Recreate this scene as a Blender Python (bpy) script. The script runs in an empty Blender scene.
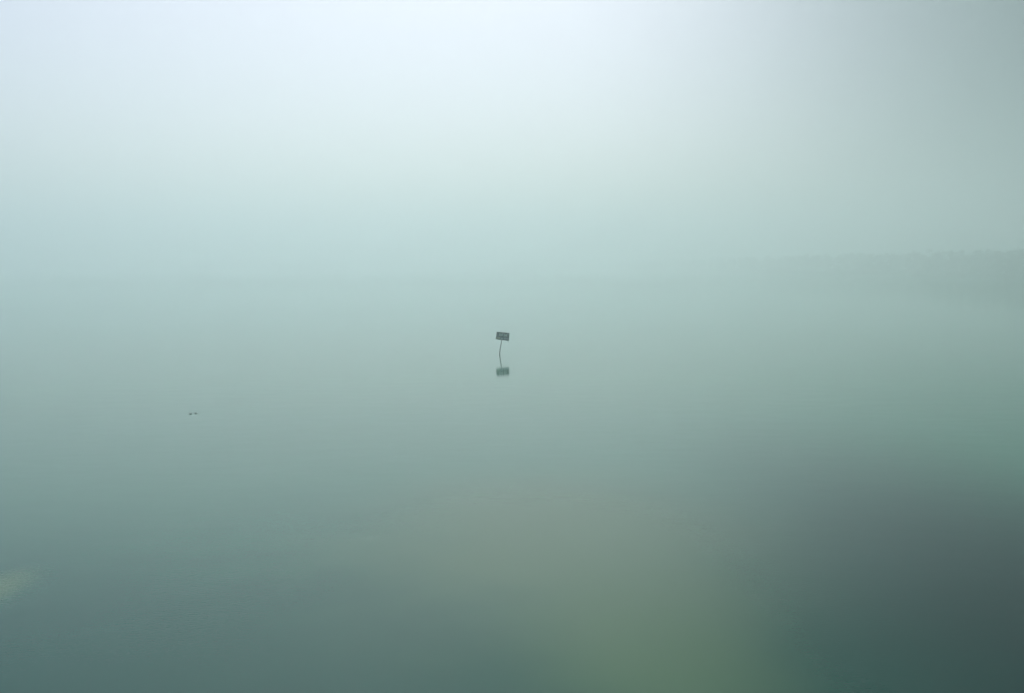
import bpy, bmesh, math, random
from mathutils import Vector, Matrix, noise

C = bpy.context.scene
R = math.radians
random.seed(7)

# ------------------------------------------------------------------ camera
H, FPX, HORIZON = 10.8, 995.6, 266.0
cam_d = bpy.data.cameras.new("camera")
cam = bpy.data.objects.new("camera", cam_d)
C.collection.objects.link(cam)
cam_d.sensor_width = 36.0
cam_d.lens = 35.0
cam_d.clip_start, cam_d.clip_end = 0.1, 20000
PITCH = math.atan((346.5 - HORIZON) / FPX)
cam.location = (0, 0, H)
cam.rotation_euler = (R(90) - PITCH, 0, 0)
C.camera = cam


def ground(px, py):
    """where the sight line through a point of the picture meets the water"""
    v = Vector(((px - 512) / FPX, 1.0, -(py - 346.5) / FPX))
    v = Matrix.Rotation(-PITCH, 3, 'X') @ v
    t = -H / v.z
    return Vector((v.x * t, v.y * t, 0))


# ------------------------------------------------------------------ helpers
def link(name, bm, mat, parent=None, smooth=False):
    me = bpy.data.meshes.new(name)
    bm.to_mesh(me)
    bm.free()
    me.materials.append(mat)
    if smooth:
        for p in me.polygons:
            p.use_smooth = True
    o = bpy.data.objects.new(name, me)
    C.collection.objects.link(o)
    if parent:
        o.parent = parent
    return o


def mat(name, col, rough=0.7, var=0.0, scale=6.0, metallic=0.0, col2=None):
    m = bpy.data.materials.new(name)
    m.use_nodes = True
    nt = m.node_tree
    b = nt.nodes["Principled BSDF"]
    b.inputs["Roughness"].default_value = rough
    b.inputs["Metallic"].default_value = metallic
    if col2 is None:
        col2 = [c * (1 - var) for c in col]
    tc = nt.nodes.new("ShaderNodeTexCoord")
    n = nt.nodes.new("ShaderNodeTexNoise")
    n.inputs["Scale"].default_value = scale
    n.inputs["Detail"].default_value = 5
    r = nt.nodes.new("ShaderNodeValToRGB")
    r.color_ramp.elements[0].position = 0.38
    r.color_ramp.elements[1].position = 0.62
    r.color_ramp.elements[0].color = (*col2, 1)
    r.color_ramp.elements[1].color = (*col, 1)
    nt.links.new(tc.outputs["Object"], n.inputs["Vector"])
    nt.links.new(n.outputs["Fac"], r.inputs["Fac"])
    nt.links.new(r.outputs["Color"], b.inputs["Base Color"])
    return m


def box(bm, c, s, bevel=0.0, rot=None):
    g = bmesh.ops.create_cube(bm, size=1.0)
    vs = g["verts"]
    M = Matrix.Translation(c) @ (rot.to_4x4() if rot else Matrix.Identity(4)) @ Matrix.Diagonal((*s, 1))
    bmesh.ops.transform(bm, matrix=M, verts=vs)
    if bevel:
        es = list({e for v in vs for e in v.link_edges})
        bmesh.ops.bevel(bm, geom=es, offset=bevel, segments=2, affect='EDGES', profile=0.5)


def tube(bm, pts, rads, n=14, cap=True):
    rings = []
    for i, p in enumerate(pts):
        a = pts[max(i - 1, 0)]
        b = pts[min(i + 1, len(pts) - 1)]
        d = (Vector(b) - Vector(a)).normalized()
        q = d.to_track_quat('Z', 'Y')
        rings.append([bm.verts.new(Vector(p) + q @ Vector((math.cos(2 * math.pi * k / n) * rads[i],
                                                          math.sin(2 * math.pi * k / n) * rads[i], 0)))
                      for k in range(n)])
    for a, b in zip(rings, rings[1:]):
        for k in range(n):
            bm.faces.new((a[k], a[(k + 1) % n], b[(k + 1) % n], b[k]))
    if cap:
        bm.faces.new(rings[0][::-1])
        bm.faces.new(rings[-1])


# ------------------------------------------------------------------ light and sky
SUN_EL, SUN_AZ = R(50), R(0)
SKY_TINT = (0.98, 0.855, 0.865)
RIGHT_DIM, RIGHT_DIM_TINT = (0.14, 1.10), (0.0, 0.07, 0.075)
SKY_STRENGTH, SUN_STRENGTH, SUN_ANGLE = 0.061, 1.4, R(25)
w = bpy.data.worlds.new("World")
C.world = w
w.use_nodes = True
nt = w.node_tree
bg = nt.nodes["Background"]
sky = nt.nodes.new("ShaderNodeTexSky")
sky.sky_type = 'NISHITA'
sky.sun_disc = False
sky.sun_elevation = SUN_EL
sky.sun_rotation = SUN_AZ
sky.air_density = 1.0
sky.dust_density = 1.8
sky.ozone_density = 1.0
bg.inputs["Strength"].default_value = SKY_STRENGTH
tint = nt.nodes.new("ShaderNodeMix")
tint.data_type = 'RGBA'
tint.blend_type = 'MULTIPLY'
tint.inputs["Factor"].default_value = 1.0
tint.inputs["B"].default_value = (*SKY_TINT, 1)
nt.links.new(sky.outputs["Color"], tint.inputs["A"])
# the sky is dimmed towards the right by an added cloud-like mask
tc = nt.nodes.new("ShaderNodeTexCoord")
nz = nt.nodes.new("ShaderNodeTexNoise")
nz.inputs["Scale"].default_value = 2.2
nz.inputs["Detail"].default_value = 4
nt.links.new(tc.outputs["Generated"], nz.inputs["Vector"])
sx = nt.nodes.new("ShaderNodeSeparateXYZ")
nt.links.new(tc.outputs["Generated"], sx.inputs[0])
ad = nt.nodes.new("ShaderNodeMath")
ad.operation = 'MULTIPLY_ADD'
ad.inputs[1].default_value = 0.05
nt.links.new(nz.outputs["Fac"], ad.inputs[0])
hi = nt.nodes.new("ShaderNodeMath")
hi.operation = 'MULTIPLY_ADD'
hi.inputs[1].default_value = 0.18
mn = nt.nodes.new("ShaderNodeMath")
mn.operation = 'MINIMUM'
mn.inputs[1].default_value = 0.4
nt.links.new(sx.outputs["Z"], mn.inputs[0])
nt.links.new(mn.outputs[0], hi.inputs[0])
nt.links.new(sx.outputs["X"], hi.inputs[2])
# an added dark band above the view, to darken the near reflections
up = nt.nodes.new("ShaderNodeMapRange")
up.interpolation_type = 'SMOOTHSTEP'
up.inputs["From Min"].default_value = 0.26
up.inputs["From Max"].default_value = 0.42
up.inputs["To Max"].default_value = 0.24
nt.links.new(sx.outputs["Z"], up.inputs["Value"])
su = nt.nodes.new("ShaderNodeMath")
su.operation = 'ADD'
nt.links.new(hi.outputs[0], su.inputs[0])
nt.links.new(up.outputs["Result"], su.inputs[1])
nt.links.new(su.outputs[0], ad.inputs[2])
right_dim = nt.nodes.new("ShaderNodeMapRange")
right_dim.interpolation_type = 'SMOOTHSTEP'
right_dim.inputs["From Min"].default_value = RIGHT_DIM[0] + 0.05
right_dim.inputs["From Max"].default_value = RIGHT_DIM[1] + 0.05
sc_ = nt.nodes.new("ShaderNodeMath")
sc_.operation = 'MULTIPLY'
sc_.inputs[1].default_value = 2.0
nt.links.new(ad.outputs[0], sc_.inputs[0])
nt.links.new(sc_.outputs[0], right_dim.inputs["Value"])
cl = nt.nodes.new("ShaderNodeMix")
cl.data_type = 'RGBA'
cl.blend_type = 'MULTIPLY'
cl.inputs["B"].default_value = (*RIGHT_DIM_TINT, 1)
nt.links.new(right_dim.outputs["Result"], cl.inputs["Factor"])
nt.links.new(tint.outputs["Result"], cl.inputs["A"])
nt.links.new(cl.outputs["Result"], bg.inputs["Color"])

sd = bpy.data.lights.new("sun", 'SUN')
sd.energy = SUN_STRENGTH
sd.angle = SUN_ANGLE
sd.color = (1.0, 0.97, 0.92)
sun = bpy.data.objects.new("sun", sd)
C.collection.objects.link(sun)
to_sun = Vector((math.sin(SUN_AZ) * math.cos(SUN_EL), math.cos(SUN_AZ) * math.cos(SUN_EL), math.sin(SUN_EL)))
sun.rotation_euler = to_sun.to_track_quat('Z', 'Y').to_euler()
sun.location = to_sun * 200

# ------------------------------------------------------------------ water
def water_material():
    m = bpy.data.materials.new("lake_water")
    m.use_nodes = True
    nt = m.node_tree
    L = nt.links.new
    N = nt.nodes.new
    b = nt.nodes["Principled BSDF"]
    b.inputs["IOR"].default_value = 1.26
    b.inputs["Roughness"].default_value = 0.05
    tc = N("ShaderNodeTexCoord")
    # a light breeze roughens the open lake far out; the near water is glassy
    sp = N("ShaderNodeSeparateXYZ")
    L(tc.outputs["Object"], sp.inputs[0])
    br = N("ShaderNodeMapRange")
    br.interpolation_type = 'SMOOTHSTEP'
    br.inputs["From Min"].default_value = 250
    br.inputs["From Max"].default_value = 700
    br.inputs["To Min"].default_value = 0.065
    br.inputs["To Max"].default_value = 0.10
    L(sp.outputs["Y"], br.inputs["Value"])
    L(br.outputs["Result"], b.inputs["Roughness"])

    def math_(op, a, c, clamp=False):
        x = N("ShaderNodeMath")
        x.operation = op
        x.use_clamp = clamp
        for i, v in enumerate((a, c)):
            if isinstance(v, (int, float)):
                x.inputs[i].default_value = v
            else:
                L(v, x.inputs[i])
        return x.outputs[0]

    def noise_(scale, detail=3, stretch=(1, 1, 1), rot=0):
        mp = N("ShaderNodeMapping")
        mp.inputs["Scale"].default_value = stretch
        mp.inputs["Rotation"].default_value = (0, 0, rot)
        L(tc.outputs["Object"], mp.inputs["Vector"])
        n = N("ShaderNodeTexNoise")
        n.inputs["Scale"].default_value = scale
        n.inputs["Detail"].default_value = detail
        L(mp.outputs[0], n.inputs["Vector"])
        return n.outputs["Fac"]

    warp = noise_(0.12, 3)

    def blob(c, rx, ry, soft=1.0, ragged=1.2):
        """a patch of the lake around c, radii in metres, with a ragged edge"""
        mp = N("ShaderNodeMapping")
        mp.vector_type = 'TEXTURE'
        mp.inputs["Location"].default_value = (c.x, c.y, 0)
        mp.inputs["Scale"].default_value = (rx, ry, 1)
        L(tc.outputs["Object"], mp.inputs["Vector"])
        ln = N("ShaderNodeVectorMath")
        ln.operation = 'LENGTH'
        L(mp.outputs[0], ln.inputs[0])
        d = math_('ADD', ln.outputs["Value"], math_('MULTIPLY', math_('SUBTRACT', warp, 0.5), ragged))
        mr = N("ShaderNodeMapRange")
        mr.interpolation_type = 'SMOOTHERSTEP'
        L(d, mr.inputs["Value"])
        mr.inputs["From Min"].default_value = 1.0 + soft * 0.5
        mr.inputs["From Max"].default_value = 1.0 - soft * 0.5
        return mr.outputs["Result"]

    # water colour: dark green, paler further out, with the sky's bright reflection painted in front
    far_pale = blob(Vector((-60, 700, 0)), 900, 664, 0.055, 0.02)
    sa, sb = (blob(Vector((2.4, 40, 0)), 7.5, 10, 1.7, 0.7), blob(Vector((4.1, 29, 0)), 3.0, 9, 1.8, 0.5))
    near_sheen = math_('SUBTRACT', math_('ADD', sa, sb), math_('MULTIPLY', sa, sb))
    mix = N("ShaderNodeMix")
    mix.data_type = 'RGBA'
    L(far_pale, mix.inputs["Factor"])
    mix.inputs["A"].default_value = (0.002, 0.074, 0.052, 1)
    mix.inputs["B"].default_value = (0.030, 0.150, 0.092, 1)
    mix2 = N("ShaderNodeMix")
    mix2.data_type = 'RGBA'
    L(near_sheen, mix2.inputs["Factor"])
    L(mix.outputs["Result"], mix2.inputs["A"])
    mix2.inputs["B"].default_value = (0.070, 0.150, 0.080, 1)
    # shade painted into the water colour towards the near right corner
    right_shade = blob(Vector((18.5, 22, 0)), 9, 31, 2.0, 0.25)
    mixd = N("ShaderNodeMix")
    mixd.data_type = 'RGBA'
    L(right_shade, mixd.inputs["Factor"])
    L(mix2.outputs["Result"], mixd.inputs["A"])
    mixd.inputs["B"].default_value = (0.0, 0.022, 0.020, 1)
    # sky shining off the ripples by the left edge, painted into the colour
    sky_glint = blob(ground(-8, 590), 0.75, 1.8, 1.7, 0.25)
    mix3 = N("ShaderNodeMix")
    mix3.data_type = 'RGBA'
    L(sky_glint, mix3.inputs["Factor"])
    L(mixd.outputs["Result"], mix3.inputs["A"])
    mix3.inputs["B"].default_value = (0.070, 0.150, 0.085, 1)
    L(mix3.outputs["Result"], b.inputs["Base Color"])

    # cat's-paws: small ripples where the breeze touches the lake, glassy elsewhere
    p1 = blob(ground(-6, 590), 1.2, 2.4, 1.4, 0.3)
    gust = N("ShaderNodeMapRange")
    gust.inputs["From Min"].default_value = 0.35
    gust.inputs["From Max"].default_value = 0.68
    gust.inputs["To Min"].default_value = 0.1
    gust.inputs["To Max"].default_value = 1.3
    L(noise_(0.16, 2, (1.0, 0.6, 1)), gust.inputs["Value"])
    calm = N("ShaderNodeMapRange")                          # the ripples die away towards the sign
    calm.interpolation_type = 'SMOOTHERSTEP'
    calm.inputs["From Min"].default_value = 22
    calm.inputs["From Max"].default_value = 75
    calm.inputs["To Min"].default_value = 1.0
    calm.inputs["To Max"].default_value = 0.015
    L(sp.outputs["Y"], calm.inputs["Value"])
    paws = math_('ADD', math_('MULTIPLY', p1, 6.0), math_('MULTIPLY', gust.outputs["Result"], calm.outputs["Result"]))
    rip = noise_(5.0, 2, (1.0, 2.4, 1), R(12))
    swell = noise_(0.35, 2, (1.0, 1.6, 1))
    h = math_('ADD', math_('MULTIPLY', math_('MULTIPLY', math_('SUBTRACT', rip, 0.5), paws), 0.004), math_('MULTIPLY', swell, 0.006))
    bu = N("ShaderNodeBump")
    bu.inputs["Strength"].default_value = 1.0
    bu.inputs["Distance"].default_value = 1.0
    L(h, bu.inputs["Height"])
    L(bu.outputs["Normal"], b.inputs["Normal"])
    return m


bm = bmesh.new()
bmesh.ops.create_grid(bm, x_segments=24, y_segments=24, size=4000)
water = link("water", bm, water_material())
water["kind"] = "structure"

# ------------------------------------------------------------------ far shore on the right
SHORE = [(1.34 * x, 1.34 * y) for x, y in [(130, 2200), (190, 1500), (235, 1120), (262, 900), (296, 752), (292, 590), (330, 520), (480, 450), (760, 520)]]


def shore_pt(t):
    t = max(0.0, min(t, len(SHORE) - 1.001))
    i = int(t)
    a, b = Vector(SHORE[i]), Vector(SHORE[i + 1])
    return a.lerp(b, t - i)


def land_z(d):
    z = -0.6 + min(d, 12) * 0.14 + max(0, min(d, 110) - 12) * 0.055
    if d > 320:                                            # a hill added behind the wood under the tall fog, itself unseen
        f = min(1.0, (d - 320) / 800)
        z += 78 * f * f * (3 - 2 * f)
    return z


def inland_dist(x, y):
    """metres from the waterline, positive on land"""
    best, sign = 1e9, 1
    p = Vector((x, y))
    for a, b in zip(SHORE, SHORE[1:]):
        a, b = Vector(a), Vector(b)
        ab = b - a
        t = max(0.0, min(1.0, (p - a).dot(ab) / ab.length_squared))
        q = a + ab * t
        d = (p - q).length
        if d < best - 1e-6:
            best = d
            sign = 1 if ab.x * (p.y - a.y) - ab.y * (p.x - a.x) > 0 else -1
    return best * sign


def ground_z(x, y):
    d = inland_dist(x, y) + 4 * noise.noise(Vector((x * 0.03, y * 0.03, 0)))
    if d < 0:
        return max(-1.8, -0.6 + d * 0.14)
    return land_z(d) * (1 + 0.2 * noise.noise(Vector((x * .004, y * .004, 3))) * min(1, d / 300)) + 0.4 * noise.noise(Vector((x * .08, y * .08, 1)))


bm = bmesh.new()
NX, NY = 120, 150
rows = []
for j in range(NY + 1):
    row = []
    for i in range(NX + 1):
        x = 90 + 2100 * (i / NX) ** 1.6
        y = 380 + 2700 * (j / NY) ** 1.5
        row.append(bm.verts.new((x, y, ground_z(x, y))))
    rows.append(row)
for a, b in zip(rows, rows[1:]):
    for k in range(len(a) - 1):
        vs = (a[k], a[k + 1], b[k + 1], b[k])
        if max(v.co.z for v in vs) > -1.75:
            bm.faces.new(vs)
bmesh.ops.delete(bm, geom=[v for v in bm.verts if not v.link_faces], context='VERTS')
shore = link("shore", bm, mat("shore_grass", (0.06, 0.075, 0.03), 0.9, col2=(0.035, 0.045, 0.02), scale=0.3), smooth=True)
shore["kind"] = "structure"

leaf = mat("wood_leaves", (0.055, 0.085, 0.035), 0.85, col2=(0.03, 0.05, 0.022), scale=0.15)
bark = mat("wood_bark", (0.09, 0.075, 0.06), 0.9, var=0.4, scale=2)


def tree(bm, x, y, z, h, n=26):
    r = h * random.uniform(0.24, 0.36)
    lean = Vector((random.uniform(-.04, .04) * h, random.uniform(-.04, .04) * h, 0))
    tr0 = len(bm.faces)
    pts = [Vector((x, y, z - 0.5)) + lean * f + Vector((0, 0, h * 0.85 * f)) for f in (0, 0.4, 0.75, 1)]
    tube(bm, pts, [h * 0.02, h * 0.015, h * 0.009, h * 0.003], 6, False)
    bm.faces.ensure_lookup_table()
    for f in bm.faces[tr0:]:
        f.material_index = 1
    lobes = []
    for k in range(random.randint(9, 13)):
        a = random.uniform(0, 2 * math.pi)
        f = random.uniform(0.2, 0.95)
        rr = r * (1 - abs(f - 0.55) * 1.2) * random.uniform(0.3, 0.9)
        lobes.append((Vector((x + lean.x * f + math.cos(a) * rr, y + lean.y * f + math.sin(a) * rr, z + h * f)), r * random.uniform(0.28, 0.55)))
    for c, lr in lobes:
        for _ in range(n):
            d = Vector((random.gauss(0, 1), random.gauss(0, 1), random.gauss(0, 0.8))).normalized()
            p = c + d * lr * random.uniform(0.6, 1.08)
            s = h * random.uniform(0.018, 0.045)
            u = d.orthogonal().normalized()
            v = d.cross(u)
            ang = random.uniform(0, 6.28)
            u, v = u * math.cos(ang) + v * math.sin(ang), v * math.cos(ang) - u * math.sin(ang)
            tl = d * random.uniform(-.5, .5) * s
            bm.faces.new([bm.verts.new(p + u * s + tl), bm.verts.new(p + v * s * 0.8), bm.verts.new(p - u * s - tl), bm.verts.new(p - v * s * 0.9 + tl)])


bm = bmesh.new()


def inland(t, dist):
    p = shore_pt(t)
    d = (shore_pt(t + .05) - shore_pt(t - .05)).normalized()
    nrm = Vector((-d.y, d.x)) if Vector((-d.y, d.x)).dot(Vector((1, 0.9))) > 0 else Vector((d.y, -d.x))
    return p + nrm * dist


def bush(bm, x, y, z, r):
    for _ in range(34):
        d = Vector((random.gauss(0, 1), random.gauss(0, 1), abs(random.gauss(0, 0.8)))).normalized()
        p = Vector((x, y, z)) + Vector((d.x, d.y, d.z * 0.9)) * r * random.uniform(0.5, 1.05)
        s = r * random.uniform(0.16, 0.3)
        u = d.orthogonal().normalized()
        v = d.cross(u)
        bm.faces.new([bm.verts.new(p + u * s), bm.verts.new(p + v * s), bm.verts.new(p - u * s), bm.verts.new(p - v * s)])


for i in range(700):
    t = random.uniform(0.6, len(SHORE) - 1.3)
    dist = 6 + random.random() ** 1.4 * 120
    q = inland(t, dist)
    dist = inland_dist(q.x, q.y)
    if dist < 4:
        continue
    near = max(0.0, min(1.0, (880 - q.y) / 150))          # taller timber where the shore comes nearest
    tree(bm, q.x, q.y, ground_z(q.x, q.y), random.uniform(16, 23) + 7 * near * random.random())
for i in range(520):                                      # bushes along the water's edge close the gaps under the crowns
    t = random.uniform(0.6, len(SHORE) - 1.3)
    dist = 3 + random.random() ** 1.8 * 50
    q = inland(t, dist)
    if inland_dist(q.x, q.y) < 1:
        continue
    bush(bm, q.x, q.y, ground_z(q.x, q.y), random.uniform(2.5, 6.5))
wood = link("wood", bm, leaf)
wood.data.materials.append(bark)
wood["kind"] = "stuff"
wood["label"] = "dim line of trees on the far right shore, almost lost in fog"
wood["category"] = "wood"

# ------------------------------------------------------------------ the leaning sign
base = ground(499.7, 354.0)
D = base.y
U = math.hypot(D, H) / FPX * 1.0          # metres per pixel there
sign = bpy.data.objects.new("lake_sign", None)
C.collection.objects.link(sign)
sign.location = base
sign.rotation_euler = (0, 0, 0)
sign["label"] = "dark green sign board tilting on a thin leaning post above the still water"
sign["category"] = "sign"


def P(px, py, y=0.0):
    """picture offsets from the foot of the post to metres on the sign's own upright plane"""
    return Vector(((px - 499.7) * U, y, (354.0 - py) * U / math.cos(PITCH)))


green = mat("sign_green_paint", (0.004, 0.048, 0.040), 0.5, var=0.35, scale=5)
pale = mat("sign_pale_lettering", (0.62, 0.74, 0.66), 0.6, var=0.35, scale=12)
yellow = mat("sign_yellow_strip", (0.33, 0.36, 0.16), 0.6, var=0.3, scale=9)
grey = mat("sign_grey_strip", (0.20, 0.26, 0.27), 0.6, var=0.3, scale=9)
steel = mat("sign_post_steel", (0.06, 0.07, 0.065), 0.6, col2=(0.09, 0.07, 0.05), scale=7, metallic=0.2)

QUAD = [P(497.0, 331.9), P(509.3, 333.0), P(508.9, 340.8), P(495.9, 339.0)]     # TL TR BR BL


def q2(u, v, y):
    a = QUAD[0].lerp(QUAD[1], u)
    b = QUAD[3].lerp(QUAD[2], u)
    p = a.lerp(b, v)
    # the sheet is slightly bowed
    return Vector((p.x, y + 0.05 * math.sin(u * math.pi) * 0.6, p.z))


def slab(bm, u0, v0, u1, v1, y0, y1, nu=10):
    fr, bk = [], []
    for j in (v0, v1):
        fr.append([bm.verts.new(q2(u0 + (u1 - u0) * i / nu, j, y0)) for i in range(nu + 1)])
        bk.append([bm.verts.new(q2(u0 + (u1 - u0) * i / nu, j, y1)) for i in range(nu + 1)])
    for i in range(nu):
        bm.faces.new((fr[0][i], fr[1][i], fr[1][i + 1], fr[0][i + 1]))
        bm.faces.new((bk[0][i + 1], bk[1][i + 1], bk[1][i], bk[0][i]))
        bm.faces.new((fr[0][i], fr[0][i + 1], bk[0][i + 1], bk[0][i]))
        bm.faces.new((fr[1][i + 1], fr[1][i], bk[1][i], bk[1][i + 1]))
    bm.faces.new((fr[0][0], bk[0][0], bk[1][0], fr[1][0]))
    bm.faces.new((fr[0][nu], fr[1][nu], bk[1][nu], bk[0][nu]))


bm = bmesh.new()
slab(bm, 0, 0, 1, 1, -0.10, -0.075, 14)
board = link("board", bm, green, sign)
bm = bmesh.new()                                    # rim folded round the sheet
for a in ((-.012, -.02, 1.012, .012), (-.012, .988, 1.012, 1.02), (-.012, .012, .008, .988), (.992, .012, 1.012, .988)):
    slab(bm, *a, -0.118, -0.07)
link("rim", bm, green, sign)
bm = bmesh.new()                                    # worn line of pale lettering, no longer legible
for (u0, v0, u1, v1) in ((.20, .18, .30, .48), (.315, .20, .40, .50), (.415, .17, .50, .47), (.57, .20, .66, .50), (.675, .22, .80, .46)):
    slab(bm, u0, v0, u1, v1, -0.106, -0.101, 2)
link("pale_marking", bm, pale, sign)
bm = bmesh.new()
slab(bm, .02, .70, .13, .92, -0.106, -0.101, 3)
slab(bm, .15, .68, .30, .93, -0.106, -0.101, 3)
link("yellow_marking", bm, yellow, sign)
bm = bmesh.new()
slab(bm, .36, .72, .55, .95, -0.106, -0.101, 3)
slab(bm, .60, .66, .985, .965, -0.106, -0.101, 5)
link("grey_marking", bm, grey, sign)
bm = bmesh.new()
foot = P(499.7, 354) + Vector((-0.02, 0.02, -3.5))
tube(bm, [foot, P(499.55, 354), P(500.1, 350), P(500.7, 346), P(501.6, 341), P(502.6, 332.6)],
     [0.055, 0.055, 0.053, 0.051, 0.048, 0.045], 16)
link("post", bm, steel, sign, True)
for (px, py) in ((501.9, 338.3), (502.4, 334.6)):
    bm = bmesh.new()
    rt = Matrix.Rotation(R(7), 3, 'Y')
    box(bm, P(px, py) + Vector((0, -0.006, 0)), (0.16, 0.108, 0.05), 0.008, rt)
    link("clamp", bm, steel, sign)

# ------------------------------------------------------------------ two waterbirds
feather = mat("bird_feathers", (0.36, 0.35, 0.32), 0.8, col2=(0.26, 0.25, 0.23), scale=25)


def waterbird(loc, rz, scale, neck=1.0):
    """one skinned body: tail, trunk, neck, head and bill"""
    bm = bmesh.new()
    prof = [(-0.165, .055, .006), (-0.14, .050, .022), (-0.10, .040, .046), (-0.04, .034, .062), (0.03, .034, .060), (0.075, .042, .045),
            (0.095, .066 , .028), (0.105, .066 + .035 * neck, .022), (0.115, .075 + .06 * neck, .025), (0.135, .080 + .07 * neck, .028), (0.158, .080 + .066 * neck, .020),
            (0.175, .076 + .062 * neck, .009), (0.20, .072 + .060 * neck, .004)]
    pts = [Vector((x, 0, z)) * scale for x, z, r in prof]
    tube(bm, pts, [r * scale for x, z, r in prof], 14)
    o = link("waterbird", bm, feather, None, True)
    sm = o.modifiers.new("smooth", 'SUBSURF')
    sm.levels = sm.render_levels = 1
    o.location = loc
    o.rotation_euler = (0, 0, rz)
    o["category"] = "bird"
    o["group"] = "waterbirds on the lake"
    return o


b1 = waterbird(ground(190.6, 413.9), R(172), 0.66, 0.9)
b1["label"] = "darker small waterbird on the open water, swimming ahead on the left"
b2 = waterbird(ground(195.8, 413.5), R(160), 0.66, 0.45)
b2["label"] = "fainter low-lying small waterbird following behind, to the right"

# ------------------------------------------------------------------ fog
bm = bmesh.new()
TOP, BOT = 104.0, -2.0
box(bm, Vector((0, 0, (TOP + BOT) / 2)), (8600, 8600, TOP - BOT))
fm = bpy.data.materials.new("fog")
fm.use_nodes = True
nt = fm.node_tree
nt.nodes.remove(nt.nodes["Principled BSDF"])
pv = nt.nodes.new("ShaderNodeVolumePrincipled")
pv.inputs["Color"].default_value = (0.858, 0.978, 0.975, 1)
pv.inputs["Density"].default_value = 0.0024
pv.inputs["Anisotropy"].default_value = 0.76
nt.links.new(pv.outputs["Volume"], nt.nodes["Material Output"].inputs["Volume"])
haze = link("haze", bm, fm)
haze["kind"] = "stuff"

# ------------------------------------------------------------------ render
C.render.engine = 'CYCLES'
C.cycles.max_bounces = 12
C.cycles.volume_bounces = 10
C.cycles.use_denoising = True
try:
    C.cycles.denoiser = 'OPENIMAGEDENOISE'
except Exception:
    pass
C.view_settings.view_transform = 'Standard'
C.view_settings.look = 'None'
C.view_settings.exposure = 1.10
C.view_settings.gamma = 1.0
